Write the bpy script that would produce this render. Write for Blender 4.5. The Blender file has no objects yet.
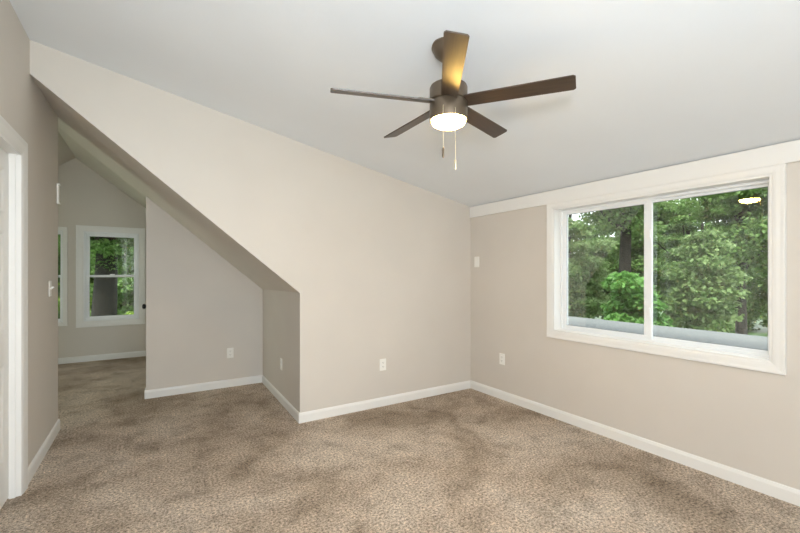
import bpy, bmesh, math, random
import numpy as np
from mathutils import Vector, Matrix

C = bpy.context.scene.collection
PI = math.pi

# ------------------------------------------------------------------ camera, sky, lights, exposure
CAM_H = 1.32
YAW = math.radians(32.2)
FWD = Vector((math.sin(YAW), math.cos(YAW), 0))
RGT = Vector((math.cos(YAW), -math.sin(YAW), 0))
cam_data = bpy.data.cameras.new('camera')
cam_data.sensor_width = 36
cam_data.lens = 397 / 800 * 36
cam_data.shift_y = 6.5 / 800
cam_data.clip_start = 0.02
cam_data.clip_end = 300
cam = bpy.data.objects.new('camera', cam_data)
cam.location = (0, 0, CAM_H)
cam.rotation_euler = (PI / 2, 0, -YAW)
C.objects.link(cam)
bpy.context.scene.camera = cam

sc = bpy.context.scene
sc.view_settings.view_transform = 'Standard'
sc.view_settings.look = 'None'
sc.view_settings.exposure = 0.06
sc.view_settings.gamma = 1.0
sc.view_settings.use_curve_mapping = False
sc.cycles.max_bounces = 12
sc.cycles.diffuse_bounces = 6
sc.cycles.transparent_max_bounces = 24
sc.cycles.use_denoising = True

world = bpy.data.worlds.new('overcast_sky')
sc.world = world
world.use_nodes = True
wn = world.node_tree.nodes
wn['Background'].inputs['Color'].default_value = (0.93, 0.97, 1.0, 1)
wn['Background'].inputs['Strength'].default_value = 2.6


def lamp(name, kind, loc, energy, color=(1, 1, 1), **kw):
    d = bpy.data.lights.new(name, kind)
    d.energy = energy
    d.color = color
    for k, v in kw.items():
        setattr(d, k, v)
    o = bpy.data.objects.new(name, d)
    o.location = loc
    C.objects.link(o)
    return o


sun = lamp('sun', 'SUN', (-5, -5, 20), 4.6, (1, 0.95, 0.82), angle=math.radians(12))
sun.rotation_euler = Vector((0.45, 0.35, -0.82)).to_track_quat('-Z', 'Y').to_euler()
flash = lamp('photographer_flash', 'POINT', (0.02, -0.14, 1.70), 88, (0.925, 0.96, 1.0), shadow_soft_size=0.09)
# added fill lamps, set outside two made-up windows out of the frame
fill_rear = lamp('fill_light_rear', 'AREA', (0.3, -1.75, 1.35), 88, (0.81, 0.915, 1.0), shape='RECTANGLE', size=1.9, size_y=1.3)
fill_rear.rotation_euler = (PI / 2 + 0.10, 0, 0.5)
fill_far = lamp('fill_light_far_side', 'AREA', (-3.5, 5.25, 1.45), 190, (0.97, 1.0, 0.84), shape='RECTANGLE', size=1.0, size_y=1.3)
fill_far.rotation_euler = (PI / 2, 0, -PI / 2)


# ------------------------------------------------------------------ materials
def new_mat(name):
    m = bpy.data.materials.new(name)
    m.use_nodes = True
    nt = m.node_tree
    return m, nt, nt.nodes['Principled BSDF']


def node(nt, kind, **kw):
    n = nt.nodes.new(kind)
    for k, v in kw.items():
        if hasattr(n, k) and k not in ('Scale',):
            setattr(n, k, v)
        else:
            n.inputs[k].default_value = v
    return n


def noise(nt, scale, detail=3, rough=0.5, distortion=0.0):
    tc = nt.nodes.new('ShaderNodeTexCoord')
    n = nt.nodes.new('ShaderNodeTexNoise')
    n.inputs['Scale'].default_value = scale
    n.inputs['Detail'].default_value = detail
    n.inputs['Roughness'].default_value = rough
    n.inputs['Distortion'].default_value = distortion
    nt.links.new(tc.outputs['Object'], n.inputs['Vector'])
    return n


def ramp(nt, src, stops):
    r = nt.nodes.new('ShaderNodeValToRGB')
    el = r.color_ramp.elements
    while len(el) > 1:
        el.remove(el[-1])
    el[0].position, el[0].color = stops[0][0], (*stops[0][1], 1)
    for p, c in stops[1:]:
        e = el.new(p)
        e.color = (*c, 1)
    nt.links.new(src, r.inputs['Fac'])
    return r


def mixc(nt, a, b, fac, mode='MIX'):
    m = nt.nodes.new('ShaderNodeMix')
    m.data_type = 'RGBA'
    m.blend_type = mode
    for sock, v in ((m.inputs[6], a), (m.inputs[7], b), (m.inputs[0], fac)):
        if hasattr(v, 'links'):
            nt.links.new(v, sock)
        else:
            sock.default_value = v if isinstance(v, (int, float)) else (*v, 1)
    return m.outputs[2]


def bump(nt, bsdf, src, strength, dist):
    b = nt.nodes.new('ShaderNodeBump')
    b.inputs['Strength'].default_value = strength
    b.inputs['Distance'].default_value = dist
    nt.links.new(src, b.inputs['Height'])
    nt.links.new(b.outputs['Normal'], bsdf.inputs['Normal'])


def painted(name, col, rough=0.6, var=0.03, bump_s=0.12, scale=160):
    m, nt, b = new_mat(name)
    n = noise(nt, 1.3, 4)
    lo = tuple(c * (1 - var) for c in col)
    hi = tuple(min(1, c * (1 + var)) for c in col)
    r = ramp(nt, n.outputs['Fac'], [(0.3, lo), (0.7, hi)])
    nt.links.new(r.outputs['Color'], b.inputs['Base Color'])
    b.inputs['Roughness'].default_value = rough
    if bump_s:
        bump(nt, b, noise(nt, scale, 2).outputs['Fac'], bump_s, 0.002)
    return m


def metal(name, col, rough=0.4, metallic=0.8):
    m, nt, b = new_mat(name)
    n = noise(nt, 40, 2)
    r = ramp(nt, n.outputs['Fac'], [(0.3, tuple(c * 0.92 for c in col)), (0.7, col)])
    nt.links.new(r.outputs['Color'], b.inputs['Base Color'])
    b.inputs['Roughness'].default_value = rough
    b.inputs['Metallic'].default_value = metallic
    return m


M = {}
M['wall'] = painted('greige_wall_paint', (0.628, 0.588, 0.536), 0.65)
M['ceiling'] = painted('white_ceiling_paint', (0.79, 0.83, 0.873), 0.8, 0.02, 0.2, 120)
M['trim'] = painted('white_gloss_trim', (0.79, 0.785, 0.765), 0.35, 0.015, 0)
M['door'] = painted('white_door_paint', (0.80, 0.79, 0.76), 0.4, 0.015, 0.03)
M['vinyl'] = painted('white_window_vinyl', (0.82, 0.84, 0.85), 0.35, 0.01, 0)
M['plastic'] = painted('white_wall_plate_plastic', (0.86, 0.85, 0.81), 0.35, 0.01, 0)
M['slot'] = painted('dark_slot', (0.10, 0.095, 0.085), 0.6, 0.01, 0)
M['bronze'] = metal('dark_bronze_metal', (0.15, 0.115, 0.08), 0.36, 0.6)
M['black'] = metal('black_metal', (0.012, 0.012, 0.012), 0.4, 0.3)
M['brass'] = metal('pale_chain_metal', (0.75, 0.68, 0.5), 0.35, 0.8)
M['gasket'] = painted('grey_glazing_seal', (0.22, 0.24, 0.25), 0.6, 0.02, 0)


def mat_blade():
    m, nt, b = new_mat('dark_walnut_blade')
    tc = nt.nodes.new('ShaderNodeTexCoord')
    mp = nt.nodes.new('ShaderNodeMapping')
    mp.inputs['Scale'].default_value = (3, 60, 20)
    nt.links.new(tc.outputs['Object'], mp.inputs['Vector'])
    n = nt.nodes.new('ShaderNodeTexNoise')
    n.inputs['Scale'].default_value = 2
    n.inputs['Detail'].default_value = 5
    nt.links.new(mp.outputs['Vector'], n.inputs['Vector'])
    r = ramp(nt, n.outputs['Fac'], [(0.3, (0.036, 0.023, 0.015)), (0.7, (0.066, 0.042, 0.027))])
    nt.links.new(r.outputs['Color'], b.inputs['Base Color'])
    b.inputs['Roughness'].default_value = 0.34
    b.inputs['Specular IOR Level'].default_value = 0.6
    return m


M['blade'] = mat_blade()


def mat_lens():
    m, nt, b = new_mat('glowing_lamp_lens')
    b.inputs['Base Color'].default_value = (0.9, 0.85, 0.75, 1)
    b.inputs['Emission Color'].default_value = (1, 0.60, 0.14, 1)
    b.inputs['Emission Strength'].default_value = 115
    return m


M['lens'] = mat_lens()


def mat_glass(name, k):
    m = bpy.data.materials.new(name)
    m.use_nodes = True
    nt = m.node_tree
    nt.nodes.clear()
    out = nt.nodes.new('ShaderNodeOutputMaterial')
    mix = nt.nodes.new('ShaderNodeMixShader')
    tr = nt.nodes.new('ShaderNodeBsdfTransparent')
    tr.inputs['Color'].default_value = (0.95, 0.97, 0.96, 1)
    gl = nt.nodes.new('ShaderNodeBsdfGlossy')
    gl.inputs['Roughness'].default_value = 0.0
    lw = nt.nodes.new('ShaderNodeLayerWeight')          # Schlick reflectance, same from both faces
    lw.inputs['Blend'].default_value = 0.5
    pw = nt.nodes.new('ShaderNodeMath')
    pw.operation = 'POWER'
    pw.inputs[1].default_value = 5
    nt.links.new(lw.outputs['Facing'], pw.inputs[0])
    mu = nt.nodes.new('ShaderNodeMath')
    mu.operation = 'MULTIPLY_ADD'
    mu.use_clamp = True
    mu.inputs[1].default_value = 0.90
    mu.inputs[2].default_value = 0.04 * k
    nt.links.new(pw.outputs[0], mu.inputs[0])
    nt.links.new(mu.outputs[0], mix.inputs[0])
    nt.links.new(tr.outputs[0], mix.inputs[1])
    nt.links.new(gl.outputs[0], mix.inputs[2])
    nt.links.new(mix.outputs[0], out.inputs['Surface'])
    return m


M['glass'] = mat_glass('double_window_glass', 2.1)
M['glass_single'] = mat_glass('single_window_glass', 0.9)


def mat_carpet():
    m, nt, b = new_mat('beige_cut_pile_carpet')
    big = noise(nt, 1.15, 5, 0.6, 0.7)
    mid = noise(nt, 4.6, 6, 0.7, 0.35)
    fine = noise(nt, 70, 5, 0.85)
    tiny = noise(nt, 230, 2, 0.6)
    r1 = ramp(nt, big.outputs['Fac'], [(0.36, (0.38, 0.305, 0.235)), (0.50, (0.52, 0.430, 0.345)), (0.64, (0.63, 0.545, 0.455))])
    r2 = ramp(nt, mid.outputs['Fac'], [(0.33, (0.60, 0.58, 0.56)), (0.50, (1, 1, 1)), (0.66, (1.14, 1.14, 1.14))])
    r3 = ramp(nt, fine.outputs['Fac'], [(0.37, (0.16, 0.145, 0.13)), (0.50, (1, 1, 1)), (0.63, (1.85, 1.85, 1.83))])
    c = mixc(nt, r1.outputs['Color'], r2.outputs['Color'], 0.75, 'MULTIPLY')
    c = mixc(nt, c, r3.outputs['Color'], 0.9, 'MULTIPLY')
    nt.links.new(c, b.inputs['Base Color'])
    b.inputs['Roughness'].default_value = 0.95
    b.inputs['Specular IOR Level'].default_value = 0.1
    ad = nt.nodes.new('ShaderNodeMath')
    ad.operation = 'ADD'
    nt.links.new(fine.outputs['Fac'], ad.inputs[0])
    nt.links.new(tiny.outputs['Fac'], ad.inputs[1])
    bump(nt, b, ad.outputs[0], 0.8, 0.012)
    return m


M['carpet'] = mat_carpet()


def mat_shingle():
    m, nt, b = new_mat('pale_grey_shingles')
    n = noise(nt, 45, 4, 0.8)
    r = ramp(nt, n.outputs['Fac'], [(0.3, (0.09, 0.10, 0.105)), (0.7, (0.26, 0.28, 0.285))])
    nt.links.new(r.outputs['Color'], b.inputs['Base Color'])
    b.inputs['Roughness'].default_value = 0.9
    return m


M['shingle'] = mat_shingle()


def mat_bark():
    m, nt, b = new_mat('dark_tree_bark')
    n = noise(nt, 9, 5, 0.7, 0.5)
    r = ramp(nt, n.outputs['Fac'], [(0.3, (0.007, 0.006, 0.005)), (0.7, (0.026, 0.022, 0.018))])
    nt.links.new(r.outputs['Color'], b.inputs['Base Color'])
    b.inputs['Roughness'].default_value = 0.9
    bump(nt, b, n.outputs['Fac'], 0.8, 0.05)
    return m


M['bark'] = mat_bark()


def mat_leaf(name, c1, c2, trans=0.35):
    m = bpy.data.materials.new(name)
    m.use_nodes = True
    nt = m.node_tree
    b = nt.nodes['Principled BSDF']
    n = noise(nt, 5.0, 6, 0.85)
    r = ramp(nt, n.outputs['Fac'], [(0.36, c1), (0.64, c2)])
    nt.links.new(r.outputs['Color'], b.inputs['Base Color'])
    b.inputs['Roughness'].default_value = 0.5
    t = nt.nodes.new('ShaderNodeBsdfTranslucent')
    nt.links.new(r.outputs['Color'], t.inputs['Color'])
    mx = nt.nodes.new('ShaderNodeMixShader')
    mx.inputs[0].default_value = trans
    nt.links.new(b.outputs[0], mx.inputs[1])
    nt.links.new(t.outputs[0], mx.inputs[2])
    nt.links.new(mx.outputs[0], nt.nodes['Material Output'].inputs['Surface'])
    return m


M['leaf_bright'] = mat_leaf('bright_maple_leaf', (0.080, 0.240, 0.040), (0.204, 0.425, 0.102))
M['leaf_mid'] = mat_leaf('mid_green_leaf', (0.060, 0.150, 0.024), (0.250, 0.400, 0.120))
M['leaf_grey'] = mat_leaf('soft_green_leaf', (0.095, 0.190, 0.048), (0.330, 0.450, 0.190))
M['leaf_dark'] = mat_leaf('deep_green_leaf', (0.040, 0.112, 0.020), (0.145, 0.272, 0.060))
M['leaf_yellow'] = mat_leaf('yellow_green_leaf', (0.160, 0.288, 0.032), (0.357, 0.510, 0.085))
M['grass'] = mat_leaf('dark_green_lawn', (0.040, 0.096, 0.024), (0.102, 0.204, 0.051), 0.0)  # lawn mottled between darker and lighter green


# ------------------------------------------------------------------ mesh helpers
def obj(name, bm, mat, parent=None, smooth=False):
    bmesh.ops.recalc_face_normals(bm, faces=bm.faces[:])
    me = bpy.data.meshes.new(name)
    bm.to_mesh(me)
    bm.free()
    me.materials.append(M[mat] if isinstance(mat, str) else mat)
    if smooth:
        for p in me.polygons:
            p.use_smooth = True
        try:
            me.set_sharp_from_angle(angle=math.radians(40))
        except Exception:
            pass
    o = bpy.data.objects.new(name, me)
    C.objects.link(o)
    if parent:
        o.parent = parent
    return o


def tag(o, label, cat, group=None):
    o['label'] = label
    o['category'] = cat
    if group:
        o['group'] = group
    return o


def thing(name, label, cat, loc=(0, 0, 0), rotz=0, group=None):
    o = bpy.data.objects.new(name, None)
    o.empty_display_size = 0.1
    o.location = loc
    o.rotation_euler = (0, 0, rotz)
    C.objects.link(o)
    return tag(o, label, cat, group)


def struct_empty(name, loc=(0, 0, 0)):
    o = bpy.data.objects.new(name, None)
    o.location = loc
    C.objects.link(o)
    o['kind'] = 'structure'
    return o


def struct(name, bm, mat, parent=None):
    o = obj(name, bm, mat, parent)
    if not parent:
        o['kind'] = 'structure'
    return o


def add_box(bm, x0, x1, y0, y1, z0, z1, mp=None):
    vs = [bm.verts.new(mp(x, y, z) if mp else (x, y, z)) for z in (z0, z1) for y in (y0, y1) for x in (x0, x1)]
    for f in ((0, 1, 3, 2), (4, 6, 7, 5), (0, 4, 5, 1), (1, 5, 7, 3), (3, 7, 6, 2), (2, 6, 4, 0)):
        bm.faces.new([vs[i] for i in f])
    return vs


def bevel_box(bm, x0, x1, y0, y1, z0, z1, w, mp=None, seg=2):
    b2 = bmesh.new()
    add_box(b2, x0, x1, y0, y1, z0, z1)
    bmesh.ops.bevel(b2, geom=b2.edges[:], offset=w, segments=seg, affect='EDGES', profile=0.5)
    merge(bm, b2, mp)


def merge(bm, b2, mp=None):
    idx = {}
    for v in b2.verts:
        idx[v] = bm.verts.new(mp(*v.co) if mp else v.co)
    for f in b2.faces:
        bm.faces.new([idx[v] for v in f.verts])
    b2.free()


def add_prism(bm, pts, h0, h1, mp):
    """polygon pts (u,v) extruded in h; mp(u,v,h) -> world"""
    a = [bm.verts.new(mp(u, v, h0)) for u, v in pts]
    b = [bm.verts.new(mp(u, v, h1)) for u, v in pts]
    n = len(pts)
    bm.faces.new(a)
    bm.faces.new(b[::-1])
    for i in range(n):
        j = (i + 1) % n
        bm.faces.new([a[i], a[j], b[j], b[i]])


def add_lathe(bm, prof, mp=None, seg=40):
    """prof list of (r,z); closed at ends when r is 0"""
    rings = []
    for r, z in prof:
        if r < 1e-6:
            rings.append([bm.verts.new(mp(0, 0, z) if mp else (0, 0, z))])
        else:
            ring = []
            for i in range(seg):
                a = 2 * PI * i / seg
                p = (r * math.cos(a), r * math.sin(a), z)
                ring.append(bm.verts.new(mp(*p) if mp else p))
            rings.append(ring)
    for A, B in zip(rings, rings[1:]):
        for i in range(seg):
            j = (i + 1) % seg
            if len(A) == 1 and len(B) == 1:
                continue
            if len(A) == 1:
                bm.faces.new([A[0], B[i], B[j]])
            elif len(B) == 1:
                bm.faces.new([A[i], A[j], B[0]])
            else:
                bm.faces.new([A[i], A[j], B[j], B[i]])


def add_tube(bm, pts, rads, seg=8):
    pts = [Vector(p) for p in pts]
    rings = []
    for i, p in enumerate(pts):
        d = (pts[min(i + 1, len(pts) - 1)] - pts[max(i - 1, 0)]).normalized()
        a = d.orthogonal().normalized() if i == 0 else (prev - d * prev.dot(d)).normalized()
        prev = a
        b = d.cross(a)
        r = rads[i] if isinstance(rads, (list, tuple)) else rads
        rings.append([bm.verts.new(p + (a * math.cos(2 * PI * k / seg) + b * math.sin(2 * PI * k / seg)) * r) for k in range(seg)])
    for A, B in zip(rings, rings[1:]):
        for k in range(seg):
            bm.faces.new([A[k], A[(k + 1) % seg], B[(k + 1) % seg], B[k]])
    bm.faces.new(rings[0][::-1])
    bm.faces.new(rings[-1])


def add_frame(bm, u0, u1, v0, v1, prof, mp, open_bottom=False):
    """moulding round the rectangle u0..u1, v0..v1; prof = (outward offset, height)"""
    loops = []
    for w, h in prof:
        if open_bottom:
            pts = [(u0 - w, v0), (u0 - w, v1 + w), (u1 + w, v1 + w), (u1 + w, v0)]
        else:
            pts = [(u0 - w, v0 - w), (u0 - w, v1 + w), (u1 + w, v1 + w), (u1 + w, v0 - w)]
        loops.append([bm.verts.new(mp(u, v, h)) for u, v in pts])
    n = 3 if open_bottom else 4
    for A, B in zip(loops, loops[1:] + loops[:1]):
        for i in range(n):
            j = (i + 1) % 4
            bm.faces.new([A[i], A[j], B[j], B[i]])


def box_obj(name, mat, x0, x1, y0, y1, z0, z1, parent=None):
    bm = bmesh.new()
    add_box(bm, x0, x1, y0, y1, z0, z1)
    return struct(name, bm, mat, parent)


ident = lambda u, v, h: (u, v, h)


def wall_with_holes(name, mat, u0, u1, v0, v1, holes, h0, h1, mp, tops=None):
    """rectangular wall cut up around rectangular holes; one mesh. holes (u0,u1,v0,v1) not overlapping in u"""
    bm = bmesh.new()
    holes = sorted(holes)
    cur = u0
    for (a, b, c, d) in holes:
        add_box(bm, cur, a, v0, v1, h0, h1, mp)
        if c > v0:
            add_box(bm, a, b, v0, c, h0, h1, mp)
        if d < v1:
            add_box(bm, a, b, d, v1, h0, h1, mp)
        cur = b
    add_box(bm, cur, u1, v0, v1, h0, h1, mp)
    return struct(name, bm, mat)


# ------------------------------------------------------------------ the room
XL, XR, YB = -0.655, 3.12, 3.43           # left wall, window wall, gable wall
YA, YF, YR = 4.95, 7.50, -1.5             # alcove back, far wall, wall behind the camera
XA, XP = 1.118, -0.035                    # alcove side wall, end of the partition
YLE = 4.36                                # end of the left wall


ident0 = lambda u, v, h: (u, v, h)


def ceil_z(x):
    return 2.82 - 0.1966 * (x - XL)


floor = box_obj('floor', 'carpet', -3.3, 3.32, -1.62, 7.65, -0.12, 0)

# window wall
WO = (0.815, 2.322, 0.79, 1.905)          # opening y0,y1,z0,z1
mpR = lambda u, v, h: (XR + h, u, v)
wall_with_holes('wall_right', 'wall', -1.62, 3.55, 0, 2.2, [WO], 0, 0.20, mpR)

# gable wall with the raking opening
bm = bmesh.new()
mpB = lambda u, v, h: (u, YB + h, v)
add_prism(bm, [(XA, 0), (XR, 0), (XR, ceil_z(XR) + 0.05), (XL, ceil_z(XL) + 0.05), (XL, 2.604), (XA, 1.143)], 0, 0.12, mpB)
struct('wall_back', bm, 'wall')

# alcove side wall and back partition
bm = bmesh.new()
XA2 = 1.158                                # the side wall runs slightly out of square
add_prism(bm, [(XA, YB + 0.12), (XA2, YA + 0.12), (XA2 + 0.12, YA + 0.12), (XA + 0.16, YB + 0.12)], 0, 1.30, ident0)
struct('wall_alcove_side', bm, 'wall')
bm = bmesh.new()
add_prism(bm, [(XP, 0), (XA2, 0), (XA2, 1.20), (XP, 2.30)], 0, 0.12, lambda u, v, h: (u, YA + h, v))
struct('wall_alcove_back', bm, 'wall')

# raking soffit over the alcove and passage
bm = bmesh.new()
A = [(XL, YB + 0.12, 2.604), (XA + 0.12, YB + 0.12, 1.045), (XA + 0.12, YA + 0.12, 1.055), (XL, YA + 0.12, 2.655), (-0.96, YA + 0.12, 2.92), (-0.96, YB + 0.12, 2.86)]
# left of XL the slope runs on to the ridge
lo = [bm.verts.new(p) for p in A]
hi = [bm.verts.new((p[0], p[1], p[2] + 0.32)) for p in A]
for f in ((0, 1, 2, 3), (0, 3, 4, 5)):
    bm.faces.new([lo[i] for i in f])
    bm.faces.new([hi[i] for i in f][::-1])
for i, j in ((0, 1), (1, 2), (2, 3), (3, 4), (4, 5), (5, 0)):
    bm.faces.new([lo[i], lo[j], hi[j], hi[i]])
struct('ceiling_soffit', bm, 'wall')

# left wall with closet opening
DY0, DY1, DZ = 1.875, 3.20, 2.03
bm = bmesh.new()
mpL = lambda u, v, h: (XL - h, u, v)
add_box(bm, -1.62, DY0, 0, 2.95, 0, 0.12, mpL)
add_box(bm, DY0, DY1, DZ, 2.95, 0, 0.12, mpL)
add_box(bm, DY1, YLE, 0, 2.95, 0, 0.12, mpL)
struct('wall_left', bm, 'wall')
box_obj('wall_closet_back', 'wall', -1.5, -1.4, -1.62, YLE - 0.12, 0, 2.95)
box_obj('wall_passage_left', 'wall', -3.3, XL - 0.12, YLE - 0.12, YLE, 0, 3.15)
wall_with_holes('wall_far_left', 'wall', YLE, YF, 0, 3.15, [(4.75, 5.75, 0.85, 2.05)], 0, 0.12, lambda u, v, h: (-3.3 + h, u, v))
wall_with_holes('wall_rear', 'wall', XL - 0.12, XR, 0, 2.95, [(-0.5, 1.3, 0.85, 2.05)], 0, 0.12, lambda u, v, h: (u, -1.62 + h, v))
# main ceiling: one shallow slope falling to the window wall
bm = bmesh.new()
x0, x1 = XL - 0.9, XR + 0.20
add_prism(bm, [(x0, ceil_z(x0)), (x1, ceil_z(x1)), (x1, ceil_z(x1) + 0.12), (x0, ceil_z(x0) + 0.12)], -1.62, YB + 0.12, lambda u, v, h: (u, h, v))
struct('ceiling', bm, 'ceiling')

# far room: gable ceiling, far wall with twin windows, right wall with a door
RX, RZ = -0.93, 3.02
bm = bmesh.new()
add_prism(bm, [(RX, RZ), (0.35, RZ - 0.768 * 1.28), (0.35, RZ - 0.768 * 1.28 + 0.2), (RX, RZ + 0.2)], YA + 0.12, YF + 0.12, lambda u, v, h: (u, h, v))
add_prism(bm, [(RX, RZ), (RX, RZ + 0.2), (-3.3, RZ - 0.80 * 2.37 + 0.2), (-3.3, RZ - 0.80 * 2.37)], YLE - 0.12, YF + 0.12, lambda u, v, h: (u, h, v))
struct('ceiling_far_room', bm, 'wall')
FW = [(-0.835, -0.150, 0.60, 1.94), (-1.755, -1.070, 0.60, 1.94)]      # openings of the twin windows
mpF = lambda u, v, h: (u, YF + h, v)
wall_with_holes('wall_far', 'wall', -3.3, 0.35, 0, 3.15, FW, 0, 0.15, mpF)
XD = 0.03
bm = bmesh.new()
add_box(bm, XD, XD + 0.12, YA + 0.12, 5.14, 0, 2.6)
add_box(bm, XD, XD + 0.12, 5.14, 5.86, 2.03, 2.6)
add_box(bm, XD, XD + 0.12, 5.86, YF, 0, 2.6)
struct('wall_far_right', bm, 'wall')
# the roof deck that closes the house over these rooms
bm = bmesh.new()
add_box(bm, -3.3, XR + 0.2, -1.62, YF + 0.15, 3.24, 3.34)
struct('roof_deck', bm, 'shingle')
bm = bmesh.new()
add_box(bm, XA + 0.12, XR, YB + 0.12, YB + 0.2, 0, 3.24)
add_box(bm, XD + 0.12, XD + 0.2, YA + 0.12, YF + 0.15, 0, 3.24)
add_box(bm, XA + 0.12, XA + 0.2, YB + 0.12, YA + 0.2, 0, 3.24)
add_box(bm, XD + 0.12, XA + 0.2, YA + 0.12, YA + 0.2, 0, 3.24)
add_box(bm, XR, XR + 0.2, -1.62, YB + 0.2, 2.2, 3.24)
struct('wall_outer', bm, 'shingle')


# ------------------------------------------------------------------ baseboards, header and casings
BPROF = [(0, 0), (0.014, 0), (0.014, 0.066), (0.010, 0.078), (0.006, 0.086), (0, 0.088)]


def baseboard(name, p, q, n):
    """p,q floor points along the wall, n = unit normal into the room"""
    bm = bmesh.new()
    p, q, n = Vector((*p, 0)), Vector((*q, 0)), Vector((*n, 0))
    a = [bm.verts.new(p + n * t + Vector((0, 0, z))) for t, z in BPROF]
    b = [bm.verts.new(q + n * t + Vector((0, 0, z))) for t, z in BPROF]
    k = len(BPROF)
    bm.faces.new(a)
    bm.faces.new(b[::-1])
    for i in range(k):
        bm.faces.new([a[i], a[(i + 1) % k], b[(i + 1) % k], b[i]])
    return struct(name, bm, 'trim')


T = 0.014
baseboard('baseboard_back', (XA - T, YB), (XR - T, YB), (0, -1))
baseboard('baseboard_right', (XR, YR), (XR, YB), (-1, 0))
baseboard('baseboard_alcove_side', (XA, YB), (XA2, YA - T), (-1, 0.026))
baseboard('baseboard_alcove_back', (XP - T, YA), (XA2, YA), (0, -1))
baseboard('baseboard_partition_end', (XP, YA), (XP, YA + 0.12), (-1, 0))
baseboard('baseboard_left', (XL, 3.287), (XL, YLE + T), (1, 0))
baseboard('baseboard_left_front', (XL, YR), (XL, 1.788), (1, 0))
baseboard('baseboard_left_end', (-3.1, YLE), (XL, YLE), (0, 1))
baseboard('baseboard_far', (-3.18, YF), (XD, YF), (0, -1))
baseboard('baseboard_rear', (XL, YR), (XR, YR), (0, 1))

# flat white header board along the top of the window wall
bm = bmesh.new()
bevel_box(bm, XR - 0.022, XR, YR, YB - 0.004, 1.953, 2.072, 0.002)
struct('trim_1', bm, 'trim')

CPROF = [(0, -0.01), (0, 0.010), (0.008, 0.014), (0.020, 0.016), (0.040, 0.017), (0.052, 0.020), (0.060, 0.020), (0.062, 0.016), (0.062, 0)]


def scaled(prof, w):
    s = w / prof[-1][0]
    return [(a * s, h) for a, h in prof]


# closet double door: casing, jamb, two six-panel leaves
bm = bmesh.new()
mpLc = lambda u, v, h: (XL + h, u, v)
add_frame(bm, DY0, DY1, 0, DZ, scaled(CPROF, 0.086), mpLc, True)
# jamb lining and stop
for y0, y1 in ((DY1 - 0.012, DY1), (DY0, DY0 + 0.012)):
    add_box(bm, XL - 0.12, XL + 0.010, y0, y1, 0, DZ)
add_box(bm, XL - 0.12, XL + 0.010, DY0 + 0.012, DY1 - 0.012, DZ - 0.012, DZ)
for y0, y1 in ((DY1 - 0.024, DY1 - 0.012), (DY0 + 0.012, DY0 + 0.024)):
    add_box(bm, XL - 0.043, XL - 0.015, y0, y1, 0, DZ - 0.012)
struct('trim_2', bm, 'trim')


def panel_leaf(name, y0, y1, xf, z1, z0=0.012, stile=0.10, mull=0.075, thick=0.035, sgn=1):
    """six-panel door leaf in a plane x = xf; sgn = side the face looks to"""
    bm = bmesh.new()
    mp = lambda u, v, h: (xf + sgn * h, u, v)
    add_box(bm, y0, y1, z0, z1, -thick, -0.006, mp)
    rows = [(0.25, 0.80), (0.98, 1.55), (1.66, 1.91)]
    w = (y1 - y0 - 2 * stile - mull) / 2
    cols = [(y0 + stile, y0 + stile + w), (y1 - stile - w, y1 - stile)]
    # stiles and rails stand 6 mm proud of the panel ground
    for a, b in ((y0, cols[0][0]), (cols[0][1], cols[1][0]), (cols[1][1], y1)):
        add_box(bm, a, b, z0, z1, -0.006, 0, mp)
    edges = [z0] + [z for r in rows for z in r] + [z1]
    for c0, c1 in cols:
        for k in range(0, len(edges), 2):
            add_box(bm, c0, c1, edges[k], edges[k + 1], -0.006, 0, mp)
        for r0, r1 in rows:
            pf = [(-0.001, 0.0), (-0.010, -0.002), (-0.018, -0.0062)]
            add_frame(bm, c0, c1, r0, r1, pf, mp)
            pr = [(-0.026, -0.006), (-0.045, -0.001)]
            l = []
            for o_, h in pr:
                l.append([bm.verts.new(mp(u, v, h)) for u, v in ((c0 - o_, r0 - o_), (c0 - o_, r1 + o_), (c1 + o_, r1 + o_), (c1 + o_, r0 - o_))])
            for i in range(4):
                bm.faces.new([l[0][i], l[0][(i + 1) % 4], l[1][(i + 1) % 4], l[1][i]])
            bm.faces.new(l[1])
    return struct(name, bm, 'door')


ymid = (DY0 + DY1) / 2
panel_leaf('door_1', ymid + 0.002, DY1 - 0.014, XL - 0.044, DZ - 0.016)
panel_leaf('door_2', DY0 + 0.014, ymid - 0.002, XL - 0.044, DZ - 0.016)

# far room door in the right wall, only its black knob shows past the partition
d3 = panel_leaf('door_3', 5.145, 5.855, XD - 0.036, 2.02, sgn=-1)
d3['label'] = 'far room door behind the partition, showing only its black knob'


def knob_part(parent, x, y, z):
    bm = bmesh.new()
    mp = lambda a, b, c: (x - c, y + a, z + b)
    add_lathe(bm, [(0, 0), (0.028, 0), (0.028, 0.004), (0.012, 0.008), (0.010, 0.030), (0.018, 0.034), (0.027, 0.044), (0.028, 0.052), (0.024, 0.062), (0.012, 0.068), (0, 0.069)], mp, 24)
    k = obj('door_knob', bm, 'black', parent, True)
    k['label'] = 'round black door knob'
    return k


knob_part(d3, XD - 0.036, 5.30, 0.945)


# ------------------------------------------------------------------ windows
def sash(bm, u0, u1, v0, v1, sw, h0, h1, mp):
    for a, b, c, d in ((u0, u0 + sw, v0, v1), (u1 - sw, u1, v0, v1), (u0 + sw, u1 - sw, v0, v0 + sw), (u0 + sw, u1 - sw, v1 - sw, v1)):
        bevel_box(bm, a, b, c, d, h0, h1, 0.003, mp, 1)


def pane(parent, u0, u1, v0, v1, h, mp, mat='glass'):
    bm = bmesh.new()
    add_box(bm, u0, u1, v0, v1, h, h + 0.004, mp)
    return obj('pane', bm, mat, parent)


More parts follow.
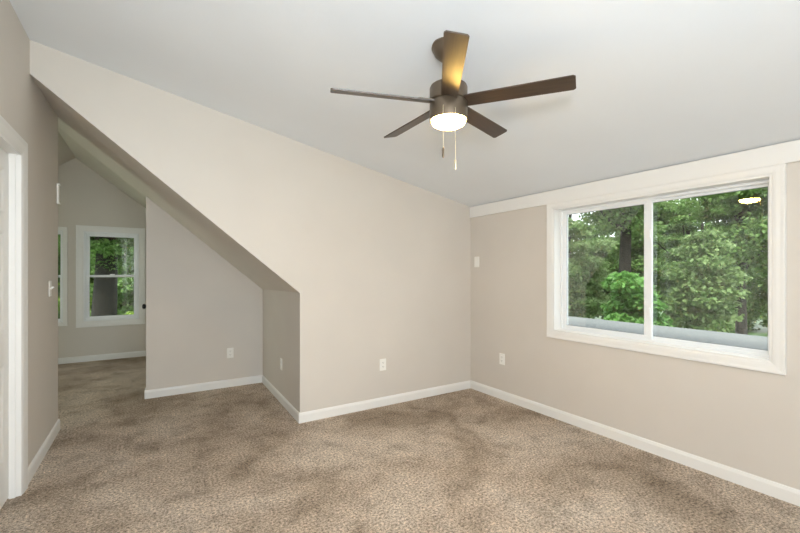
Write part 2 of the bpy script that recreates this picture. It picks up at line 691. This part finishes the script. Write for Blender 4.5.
def seal(parent, u0, u1, v0, v1, h, mp):
    bm = bmesh.new()
    s = 0.004
    for a, b, c, d in ((u0, u0 + s, v0, v1), (u1 - s, u1, v0, v1), (u0 + s, u1 - s, v0, v0 + s), (u0 + s, u1 - s, v1 - s, v1)):
        add_box(bm, a, b, c, d, h - 0.003, h - 0.0005, mp)
    return obj('glazing_seal', bm, 'gasket', parent)


# window_1: wide two-light slider
w1 = struct_empty('window_1', (XR, (WO[0] + WO[1]) / 2, WO[2]))


def under(o, p):
    o.parent = p
    o.matrix_parent_inverse = Matrix.Translation(-p.location)
    return o


bm = bmesh.new()
mpRi = lambda u, v, h: (XR - h, u, v)
add_frame(bm, WO[0], WO[1], WO[2], WO[3], [(a, h) for a, h in CPROF if h >= 0 or True], mpRi)
under(obj('window_casing', bm, 'trim'), w1)
bm = bmesh.new()                       # jamb lining
t = 0.012
add_box(bm, WO[0], WO[0] + t, WO[2], WO[3], -0.008, 0.20, mpR)
add_box(bm, WO[1] - t, WO[1], WO[2], WO[3], -0.008, 0.20, mpR)
add_box(bm, WO[0] + t, WO[1] - t, WO[2], WO[2] + t, -0.008, 0.20, mpR)
add_box(bm, WO[0] + t, WO[1] - t, WO[3] - t, WO[3], -0.008, 0.20, mpR)
under(obj('jamb', bm, 'trim'), w1)
fu0, fu1, fv0, fv1 = WO[0] + t, WO[1] - t, WO[2] + t, WO[3] - t
bm = bmesh.new()                       # vinyl outer frame with track ribs
sash(bm, fu0, fu1, fv0 - 0.008, fv1, 0.018, 0.085, 0.17, mpR)
add_box(bm, fu0 + 0.02, fu1 - 0.02, fv0 + 0.009, fv0 + 0.017, 0.086, 0.092, mpR)
add_box(bm, fu0 + 0.02, fu1 - 0.02, fv0 + 0.009, fv0 + 0.015, 0.118, 0.124, mpR)
under(obj('window_frame', bm, 'vinyl'), w1)
gu0, gu1, gv0, gv1 = fu0 + 0.016, fu1 - 0.016, fv0 + 0.008, fv1 - 0.008
# left light slides on the inner track, right light sits on the outer track
for (a, b, h, lab) in ((1.530, gu1, 0.096, 'left sliding sash'), (gu0, 1.575, 0.126, 'right sash')):
    bm = bmesh.new()
    sw = 0.034 if h < 0.1 else 0.026
    sash(bm, a, b, gv0, gv1, sw, h, h + 0.026, mpR)
    if h < 0.1:
        bevel_box(bm, a + sw - 0.004, a + 0.056, gv0 + sw, gv1 - sw, h + 0.002, h + 0.026, 0.002, mpR, 1)
    s = under(obj('sash', bm, 'vinyl'), w1)
    s['label'] = lab
    sp = lambda o, s=s: (setattr(o, 'parent', s), setattr(o, 'matrix_parent_inverse', s.matrix_parent_inverse @ Matrix.Identity(4)))
    p_ = pane(None, a + sw - 0.004, b - sw + 0.004, gv0 + sw - 0.004, gv1 - sw + 0.004, h + 0.012, mpR)
    p_.parent = s
    g_ = seal(None, a + (0.055 if h < 0.1 else sw - 0.001), b - sw + 0.001, gv0 + sw - 0.001, gv1 - sw + 0.001, h + 0.012, mpR)
    g_.parent = s
    if h < 0.1:
        bm = bmesh.new()
        for zc in (1.62, 1.02):
            bevel_box(bm, a + 0.006, a + 0.020, zc - 0.035, zc + 0.035, h - 0.012, h, 0.003, mpR, 1)
        l_ = obj('latch', bm, 'vinyl')
        l_.parent = s

# made-up unseen windows admitting the fill lamps: behind the camera, far room's left end
for k, (a, b, c, d, mpo, org) in enumerate(((-0.5, 1.3, 0.85, 2.05, lambda u, v, h: (u, YR - h, v), (0.3, YR, 0.85)),
                                            (4.75, 5.75, 0.85, 2.05, lambda u, v, h: (-3.18 - h, u, v), (-3.18, 5.25, 0.85)))):
    w = struct_empty('window_%d' % (k + 4), org)
    bm = bmesh.new()
    add_frame(bm, a, b, c, d, CPROF, lambda u, v, h: mpo(u, v, -h))
    under(obj('window_casing', bm, 'trim'), w)
    bm = bmesh.new()
    sash(bm, a, b, c, d, 0.045, 0.03, 0.10, mpo)
    bevel_box(bm, (a + b) / 2 - 0.03, (a + b) / 2 + 0.03, c + 0.045, d - 0.045, 0.03, 0.10, 0.003, mpo, 1)
    f_ = under(obj('window_frame', bm, 'vinyl'), w)
    p_ = pane(None, a + 0.04, b - 0.04, c + 0.04, d - 0.04, 0.07, mpo)
    p_.parent = f_

# twin double-hung windows of the far room
CP2 = scaled(CPROF, 0.088)
mpFi = lambda u, v, h: (u, YF - h, v)
for k, (a, b, c, d) in enumerate(FW):
    w = struct_empty('window_%d' % (k + 2), ((a + b) / 2, YF, c))
    bm = bmesh.new()
    add_frame(bm, a, b, c, d, CP2 if k == 0 else scaled(CPROF, 0.050), mpFi)
    under(obj('window_casing', bm, 'trim'), w)
    bm = bmesh.new()
    sash(bm, a, b, c, d, 0.018, -0.006, 0.15, mpF)
    sash(bm, a + 0.018, b - 0.018, c + 0.018, d - 0.018, 0.014, 0.035, 0.12, mpF)
    under(obj('window_frame', bm, 'vinyl'), w)
    zm = 1.272
    u0, u1 = a + 0.030, b - (0.030 if k == 0 else 0.018)
    sw2 = 0.034 if k == 0 else 0.022
    for (z0, z1, h, lab) in ((c + 0.030, zm + 0.018, 0.045, 'lower sash'), (zm - 0.018, d - 0.030, 0.078, 'upper sash')):
        bm = bmesh.new()
        sash(bm, u0, u1, z0, z1, sw2, h, h + 0.03, mpF)
        s = under(obj('sash', bm, 'vinyl'), w)
        s['label'] = lab
        p_ = pane(None, u0 + sw2 - 0.004, u1 - sw2 + 0.004, z0 + sw2 - 0.004, z1 - sw2 + 0.004, h + 0.013, mpF, 'glass_single')
        p_.parent = s
        g_ = seal(None, u0 + sw2 - 0.001, u1 - sw2 + 0.001, z0 + sw2 - 0.001, z1 - sw2 + 0.001, h + 0.013, mpF)
        g_.parent = s
        if h < 0.05:
            bm = bmesh.new()
            bevel_box(bm, (u0 + u1) / 2 - 0.03, (u0 + u1) / 2 + 0.03, z1, z1 + 0.014, h + 0.004, h + 0.028, 0.003, mpF, 1)
            l_ = obj('latch', bm, 'vinyl')
            l_.parent = s


# ------------------------------------------------------------------ ceiling fan
FAN_D, FAN_Z, FAN_A, FAN_P = 1.985, 2.169, -2.2043, -0.2546
FAN_R1, FAN_R2, FAN_W = 0.5810, 0.5850, 0.0468
HUB = FWD * FAN_D + RGT * (FAN_D * 48.5 / 397)
HUB.z = FAN_Z
zc = ceil_z(HUB.x)
fan = thing('ceiling_fan', 'dark bronze five-blade ceiling fan with glowing lamp hanging from the sloped ceiling', 'ceiling fan', (HUB.x, HUB.y, zc))
dz = FAN_Z - zc                      # blade plane below the ceiling
tilt = Matrix.Rotation(math.atan(0.1966), 4, 'Y')
bm = bmesh.new()
add_lathe(bm, [(0, 0.010), (0.082, 0.010), (0.084, -0.004), (0.084, -0.010), (0.076, -0.016), (0.068, -0.034), (0.050, -0.050), (0.028, -0.058), (0, -0.060)], lambda x, y, z: tilt @ Vector((x, y, z)))
obj('canopy', bm, 'bronze', fan, True)
bm = bmesh.new()
add_lathe(bm, [(0, -0.03), (0.016, -0.03), (0.016, dz + 0.115), (0.024, dz + 0.112), (0.028, dz + 0.089), (0.0, dz + 0.0885)], None, 24)
obj('downrod', bm, 'bronze', fan, True)
bm = bmesh.new()
R = 0.094
add_lathe(bm, [(0, dz + 0.088), (0.070, dz + 0.087), (0.090, dz + 0.082), (R, dz + 0.072), (R, dz + 0.012), (R - 0.006, dz + 0.006), (0, dz + 0.006)])
obj('motor_housing', bm, 'bronze', fan, True)
bm = bmesh.new()
add_lathe(bm, [(0, dz + 0.004), (R - 0.006, dz + 0.004), (R, dz - 0.004), (R, dz - 0.050), (R - 0.001, dz - 0.082), (R - 0.003, dz - 0.088), (R - 0.007, dz - 0.087), (R - 0.009, dz - 0.078), (0, dz - 0.078)])
obj('light_housing', bm, 'bronze', fan, True)
bm = bmesh.new()
L0 = R - 0.0095
add_lathe(bm, [(0, dz - 0.0785), (L0, dz - 0.0785), (L0, dz - 0.096), (0.078, dz - 0.106), (0.058, dz - 0.116), (0.030, dz - 0.123), (0, dz - 0.125)])
obj('lamp_lens', bm, 'lens', fan, True)
for k in range(5):
    ang = FAN_A + k * 2 * PI / 5
    rot = Matrix.Translation((0, 0, dz)) @ Matrix.Rotation(ang, 4, 'Z') @ Matrix.Rotation(FAN_P, 4, 'X')
    b2 = bmesh.new()
    hw0, hw1 = FAN_W * 0.86, FAN_W
    # outline (x along, y across); tip cut slightly askew with small rounded corners
    pts = [(0.085, -hw0), (FAN_R1 - 0.010, -hw1), (FAN_R1, -hw1 + 0.008), (FAN_R2, hw1 - 0.008), (FAN_R2 - 0.010, hw1), (0.085, hw0)]
    add_prism(b2, pts, -0.003, 0.003, ident)
    o = obj('blade', b2, 'blade', fan)
    o.matrix_local = rot
    b2 = bmesh.new()
    add_prism(b2, [(0.055, -0.026), (0.155, -0.030), (0.165, -0.020), (0.165, 0.020), (0.155, 0.030), (0.055, 0.026)], 0.0035, 0.008, ident)
    ir = obj('blade_iron', b2, 'bronze', o)
# pull chains with their small grips
for (pxo, r_, zt, L) in ((443.2, 0.102, dz - 0.050, None), (455.4, 0.102, dz - 0.060, None)):
    # position on the camera-facing side of the light housing
    lat = (pxo - 448.5) / 397 * (FAN_D - 0.09)
    dep = -math.sqrt(max(0, r_ * r_ - lat * lat))
    off = RGT * lat + (HUB.copy().to_2d().to_3d().normalized()) * dep
    zb = (1.868 if pxo < 448 else 1.811) - zc
    bm = bmesh.new()
    add_tube(bm, [(off.x * 0.9, off.y * 0.9, zt + 0.004), (off.x, off.y, zt), (off.x, off.y, zt - 0.02), (off.x, off.y, zb + 0.045)], 0.0013, 6)
    ch = obj('pull_chain', bm, 'brass', fan, True)
    bm = bmesh.new()
    add_lathe(bm, [(0, 0.050), (0.003, 0.048), (0.0055, 0.040), (0.0058, 0.006), (0.004, 0), (0, 0)], lambda x, y, z: (off.x + x, off.y + y, zb + z), 12)
    obj('pull_grip', bm, 'bronze' if pxo < 448 else 'brass', ch, True)


# ------------------------------------------------------------------ wall plates
def plate_at(n):
    """u along wall (horizontal), v up, h out of the wall; local frame with +Y out"""
    return lambda u, v, h: (u, h, v)


def outlet(label, loc, rotz, group='duplex outlets low on the walls'):
    t_ = thing('wall_outlet', label, 'outlet', loc, rotz, group)
    bm = bmesh.new()
    mp = lambda u, v, h: (u, h, v)
    bevel_box(bm, -0.036, 0.036, -0.058, 0.058, 0, 0.007, 0.003, mp)
    obj('cover_plate', bm, 'plastic', t_)
    for s in (-1, 1):
        bm = bmesh.new()
        pts = [(0.0165 * math.cos(a) if abs(math.cos(a)) < 0.9 else 0.0165 * math.copysign(1, math.cos(a)), s * 0.0195 + 0.0145 * max(-0.92, min(0.92, math.sin(a) * 1.15))) for a in [2 * PI * i / 20 for i in range(20)]]
        add_prism(bm, pts, 0.0065, 0.0095, mp)
        f = obj('receptacle', bm, 'plastic', t_)
        bm = bmesh.new()
        for u in (-0.0065, 0.0065):
            add_box(bm, u - 0.0014, u + 0.0014, s * 0.0195 - 0.001, s * 0.0195 + 0.008, 0.0093, 0.0099, mp)
        add_lathe(bm, [(0, 0.0093), (0.0026, 0.0093), (0.0026, 0.0099), (0, 0.0099)], lambda x, y, z: (x, z, s * 0.0195 - 0.0065 + y), 10)
        obj('slots', bm, 'slot', f)
    bm = bmesh.new()
    add_lathe(bm, [(0, 0.0065), (0.003, 0.0065), (0.003, 0.0082), (0, 0.0085)], lambda x, y, z: (x, z, y), 10)
    obj('screw', bm, 'plastic', t_)
    return t_


# rotz turns local +Y (out of the wall) to the room side
outlet('white duplex outlet on the tall wall right of the sloped opening', (1.957, YB, 0.41), PI)
outlet('white duplex outlet near the floor on the window wall, by the corner', (XR, 2.945, 0.42), PI / 2)
outlet('white duplex outlet on the alcove back wall under the slope', (0.788, YA, 0.393), PI)
outlet('white duplex outlet on the narrow side wall of the alcove', (XA + 0.0167, 4.064, 0.392), PI / 2 - 0.026)

t_ = thing('wall_plate', 'white blank wall plate high on the window wall between corner and window', 'wall plate', (XR, 3.325, 1.445), PI / 2)
bm = bmesh.new()
mpw = lambda u, v, h: (u, h, v)
bevel_box(bm, -0.037, 0.037, -0.059, 0.059, 0, 0.007, 0.003, mpw)
obj('cover_plate', bm, 'plastic', t_)
for s in (-1, 1):
    bm = bmesh.new()
    add_lathe(bm, [(0, 0.0065), (0.0032, 0.0065), (0.0032, 0.008), (0, 0.0083)], lambda x, y, z: (x, z, s * 0.041 + y), 10)
    obj('screw', bm, 'plastic', t_)

t_ = thing('light_switch', 'white toggle light switch on the left wall beside the passage', 'light switch', (XL, 4.03, 1.20), -PI / 2)
bm = bmesh.new()
bevel_box(bm, -0.038, 0.038, -0.060, 0.060, 0, 0.007, 0.003, mpw)
obj('cover_plate', bm, 'plastic', t_)
bm = bmesh.new()
add_prism(bm, [(0.005, -0.012), (0.009, 0.012), (0.026, 0.016), (0.028, 0.008)], -0.006, 0.006, lambda u, v, h: (h, u, v))
obj('toggle', bm, 'plastic', t_)
for s in (-1, 1):
    bm = bmesh.new()
    add_lathe(bm, [(0, 0.0065), (0.003, 0.0065), (0.003, 0.008), (0, 0.0083)], lambda x, y, z: (x, z, s * 0.030 + y), 10)
    obj('screw', bm, 'plastic', t_)

t_ = thing('door_chime', 'slim white box mounted high at the end edge of the left wall', 'chime', (XL, 4.325, 1.98), -PI / 2)
bm = bmesh.new()
bevel_box(bm, -0.026, 0.026, -0.075, 0.075, 0, 0.014, 0.003, mpw)
obj('cover', bm, 'plastic', t_)
for s in (-1, 1):
    bm = bmesh.new()
    bevel_box(bm, -0.028, 0.028, s * 0.078 - 0.006, s * 0.078 + 0.006, 0, 0.020, 0.002, mpw)
    obj('end_cap', bm, 'plastic', t_)


# ------------------------------------------------------------------ outside
def at(px, d, z=0.0):
    p = FWD * d + RGT * (d * (px - 400) / 397)
    return Vector((p.x, p.y, z))


GZ = -3.2
bm = bmesh.new()
add_box(bm, -60, 70, -40, 80, GZ - 0.2, GZ)
struct('ground', bm, 'grass')

bm = bmesh.new()
add_prism(bm, [(XR + 0.2, 0.71), (5.62, 0.625), (5.62, 0.50), (XR + 0.2, 0.50)], -2.5, 7.0, lambda u, v, h: (u, h, v))
for k in range(1, 12):                                   # shingle courses
    x = XR + 0.2 + k * 0.19
    z = 0.71 - (x - XR - 0.2) * 0.085 / 2.3
    add_box(bm, x, x + 0.19, -2.5, 7.0, z - 0.02, z + 0.004 )
pr = tag(obj('porch_roof', bm, 'shingle'), 'flat pale grey shingled roof just below the wide window, outdoors', 'roof')


def leaf_cloud(name, clusters, per, size, mat, parent, seed):
    """clusters: (centre, radius xy, radius z). One mesh of folded leaves."""
    rng = np.random.default_rng(seed)
    V, n = [], 0
    for (c, rxy, rz) in clusters:
        k = per
        d = rng.normal(size=(k, 3))
        d /= np.linalg.norm(d, axis=1)[:, None]
        d *= (rng.random(k) ** 0.45)[:, None]
        p = np.array(c) + d * np.array([rxy, rxy, rz])
        # leaf frame: mostly hanging outward and level
        ax = d * np.array([1, 1, 0.3]) + rng.normal(size=(k, 3)) * 0.6
        ax[:, 2] -= 0.25
        ax /= np.linalg.norm(ax, axis=1)[:, None]
        up = np.array([0, 0, 1.0]) + rng.normal(size=(k, 3)) * 0.55
        sd = np.cross(up, ax)
        sd /= np.linalg.norm(sd, axis=1)[:, None] + 1e-9
        nm = np.cross(ax, sd)
        s = size * (0.65 + 0.7 * rng.random(k))[:, None]
        base, tip = p - ax * s * 0.5, p + ax * s * 0.5
        l = p - ax * s * 0.08 + sd * s * 0.36 + nm * s * 0.10
        r = p - ax * s * 0.08 - sd * s * 0.36 + nm * s * 0.10
        l2 = p + ax * s * 0.22 + sd * s * 0.22 + nm * s * 0.06
        r2 = p + ax * s * 0.22 - sd * s * 0.22 + nm * s * 0.06
        V.append(np.stack([base, l, l2, tip, r2, r], 1).reshape(-1, 3))
        n += k
    V = np.concatenate(V).astype(np.float32)
    me = bpy.data.meshes.new(name)
    me.vertices.add(len(V))
    me.vertices.foreach_set('co', V.ravel())
    idx = np.arange(n)[:, None] * 6
    q = np.concatenate([idx + np.array([0, 1, 2, 3]), idx + np.array([0, 3, 4, 5])], 1).reshape(-1)
    me.loops.add(len(q))
    me.loops.foreach_set('vertex_index', q.astype(np.int32))
    me.polygons.add(2 * n)
    me.polygons.foreach_set('loop_start', np.arange(0, 8 * n, 4, dtype=np.int32))
    me.polygons.foreach_set('loop_total', np.full(2 * n, 4, dtype=np.int32))
    me.update(calc_edges=True)
    me.materials.append(M[mat])
    o = bpy.data.objects.new(name, me)
    C.objects.link(o)
    o.parent = parent
    return o


def tree(label, pos, trunk_r, trunk_h, lean, crown_c, crown_r, n_cl, per, size, mat, seed, group=None, cat='tree', branches=5, name='tree'):
    """pos = ground point; crown_c = crown centre height and offset relative to pos"""
    rnd = random.Random(seed)
    root = thing(name, label, cat, (pos.x, pos.y, GZ), 0, group)
    cc = Vector(crown_c)
    bm = bmesh.new()
    pts, rads = [], []
    for i in range(9):
        f = i / 8
        pts.append((lean[0] * f * f + 0.04 * math.sin(5 * f + seed), lean[1] * f * f + 0.04 * math.cos(4 * f + seed), trunk_h * f))
        rads.append(trunk_r * (1.25 if i == 0 else 1.0 - 0.6 * f))
    add_tube(bm, pts, rads, 12)
    tr = obj('trunk', bm, 'bark', root, True)
    cl = []
    for i in range(n_cl):
        while True:
            d = Vector([rnd.uniform(-1, 1) for _ in range(3)])
            if d.length <= 1:
                break
        d = d * (0.55 + 0.45 * rnd.random()) if d.length > 0.5 else d
        c = cc + Vector((d.x * crown_r[0], d.y * crown_r[0], d.z * crown_r[1]))
        q = rnd.uniform(0.75, 1.3)
        cl.append((tuple(c), crown_r[2] * q, crown_r[2] * q * 0.45))
    for i in range(branches):
        c = Vector(cl[(i * 7) % n_cl][0])
        f = min(0.95, max(0.30, (c.z - 0.8) / trunk_h))
        st = Vector((lean[0] * f * f, lean[1] * f * f, trunk_h * f))
        mid = st.lerp(c, 0.5) + Vector((0, 0, -0.15))
        b2 = bmesh.new()
        add_tube(b2, [st, st.lerp(mid, 0.5), mid, mid.lerp(c, 0.5), c], [trunk_r * 0.30, trunk_r * 0.24, trunk_r * 0.18, trunk_r * 0.12, trunk_r * 0.05], 7)
        obj('branch', b2, 'bark', tr, True)
    leaf_cloud('foliage', cl, per, size, mat, root, seed)
    return root


up = -GZ
# seen through the wide window, near to far
tree('bright green maple sapling in front of the dark trunk beyond the wide window', at(633, 8.2), 0.05, 3.9, (0.1, 0.1), (0.0, 0, up + 0.40), (0.55, 1.15, 0.26), 46, 190, 0.11, 'leaf_bright', 11)
tree('slender pale-leaved tree just right of the middle bar of the wide window', at(706, 8.5), 0.06, 5.6, (0.05, 0.1), (0, 0, up + 1.0), (0.62, 1.9, 0.30), 60, 190, 0.09, 'leaf_grey', 23)
tree('tall tree with thick dark leaning trunk behind the left pane of the wide window', at(624, 10.6), 0.23, 8.0, (0.40, 0.05), (0.1, 0.2, up + 3.9), (1.15, 1.7, 0.42), 70, 330, 0.10, 'leaf_mid', 3, branches=9)
tree('tree with dark trunk near the right edge of the wide window', at(744, 10.2), 0.16, 7.5, (-0.1, 0.1), (0.0, 0, up + 2.6), (1.15, 1.7, 0.42), 75, 330, 0.10, 'leaf_mid', 29)
for i, (px, d, lab, mt) in enumerate(((566, 14.5, 'soft grey-green tree at the left edge of the wide window view', 'leaf_grey'), (684, 14.5, 'round green tree behind the slender pale tree outside the right pane', 'leaf_mid'),
                                      (800, 14.0, 'round green tree at the far right of the wide window view', 'leaf_dark'))):
    tree(lab, at(px, d), 0.13, 7.0, (0.1, -0.1), (0, 0, up + 1.3), (1.55, 3.0, 0.50), 90, 360, 0.12, mt, 17 + i)
for i, (px, d, lab) in enumerate(((530, 21, 'dense back tree beyond the left jamb of the wide window'), (655, 21, 'dense back tree behind the middle bar of the wide window'),
                                   (780, 20.5, 'dense back tree deep behind the right trunk outside the wide window'), (905, 20, 'dense back tree beyond the right jamb of the wide window'))):
    tree(lab, at(px, d), 0.2, 9.0, (0.2, 0.2), (0, 0, up + 2.0 + 0.3 * (i % 3)), (2.6, 4.4, 0.70), 130, 330, 0.17, ('leaf_dark', 'leaf_mid')[i % 2], 40 + i, 'back row of trees beyond the wide window')
for i, (px, d, lab) in enumerate(((505, 33, 'distant tree far behind the left end of the wide window view'), (620, 33, 'distant tree far behind the left pane of the wide window'),
                                   (735, 32, 'distant tree far behind the right pane of the wide window'), (850, 31, 'distant tree far behind the right end of the wide window view'))):
    tree(lab, at(px, d), 0.25, 11.0, (0.2, 0.2), (0, 0, up + 1.2), (3.8, 5.0, 0.95), 220, 280, 0.24, ('leaf_mid', 'leaf_dark')[i % 2], 140 + i, 'distant trees')
# seen through the far room windows
tree('big old tree with a very thick dark trunk behind the far double-hung window', at(102, 10.4), 0.38, 8.0, (0.15, 0.3), (0, 0, up + 2.9), (1.5, 1.5, 0.42), 80, 420, 0.10, 'leaf_mid', 61)
tree('yellow-green sapling right of the thick trunk beyond the far window', at(127, 8.2), 0.02, 3.2, (0, 0.05), (0, 0, up - 0.05), (0.28, 0.75, 0.20), 30, 130, 0.08, 'leaf_yellow', 67)
for i, (px, d, lab) in enumerate(((20, 17, 'dense back tree on the left beyond the far twin windows'), (132, 17, 'dense back tree straight behind the thick trunk'), (245, 17, 'dense back tree on the right beyond the far twin windows'))):
    tree(lab, at(px, d), 0.2, 8.5, (0.2, 0.2), (0, 0, up + 1.6), (1.9, 3.8, 0.62), 120, 330, 0.15, ('leaf_dark', 'leaf_mid', 'leaf_dark')[i], 70 + i, 'back row of trees beyond the far windows')
for i, (px, d, lab) in enumerate(((-35, 27, 'distant tree far behind the left one of the far twin windows'), (75, 27, 'distant tree far behind the thick old trunk'), (190, 27, 'distant tree far behind the right edge of the far window'))):
    tree(lab, at(px, d), 0.25, 10.0, (0.2, 0.2), (0, 0, up + 0.8), (3.0, 4.6, 0.80), 150, 280, 0.24, ('leaf_mid', 'leaf_yellow', 'leaf_dark')[i], 170 + i, 'distant trees')
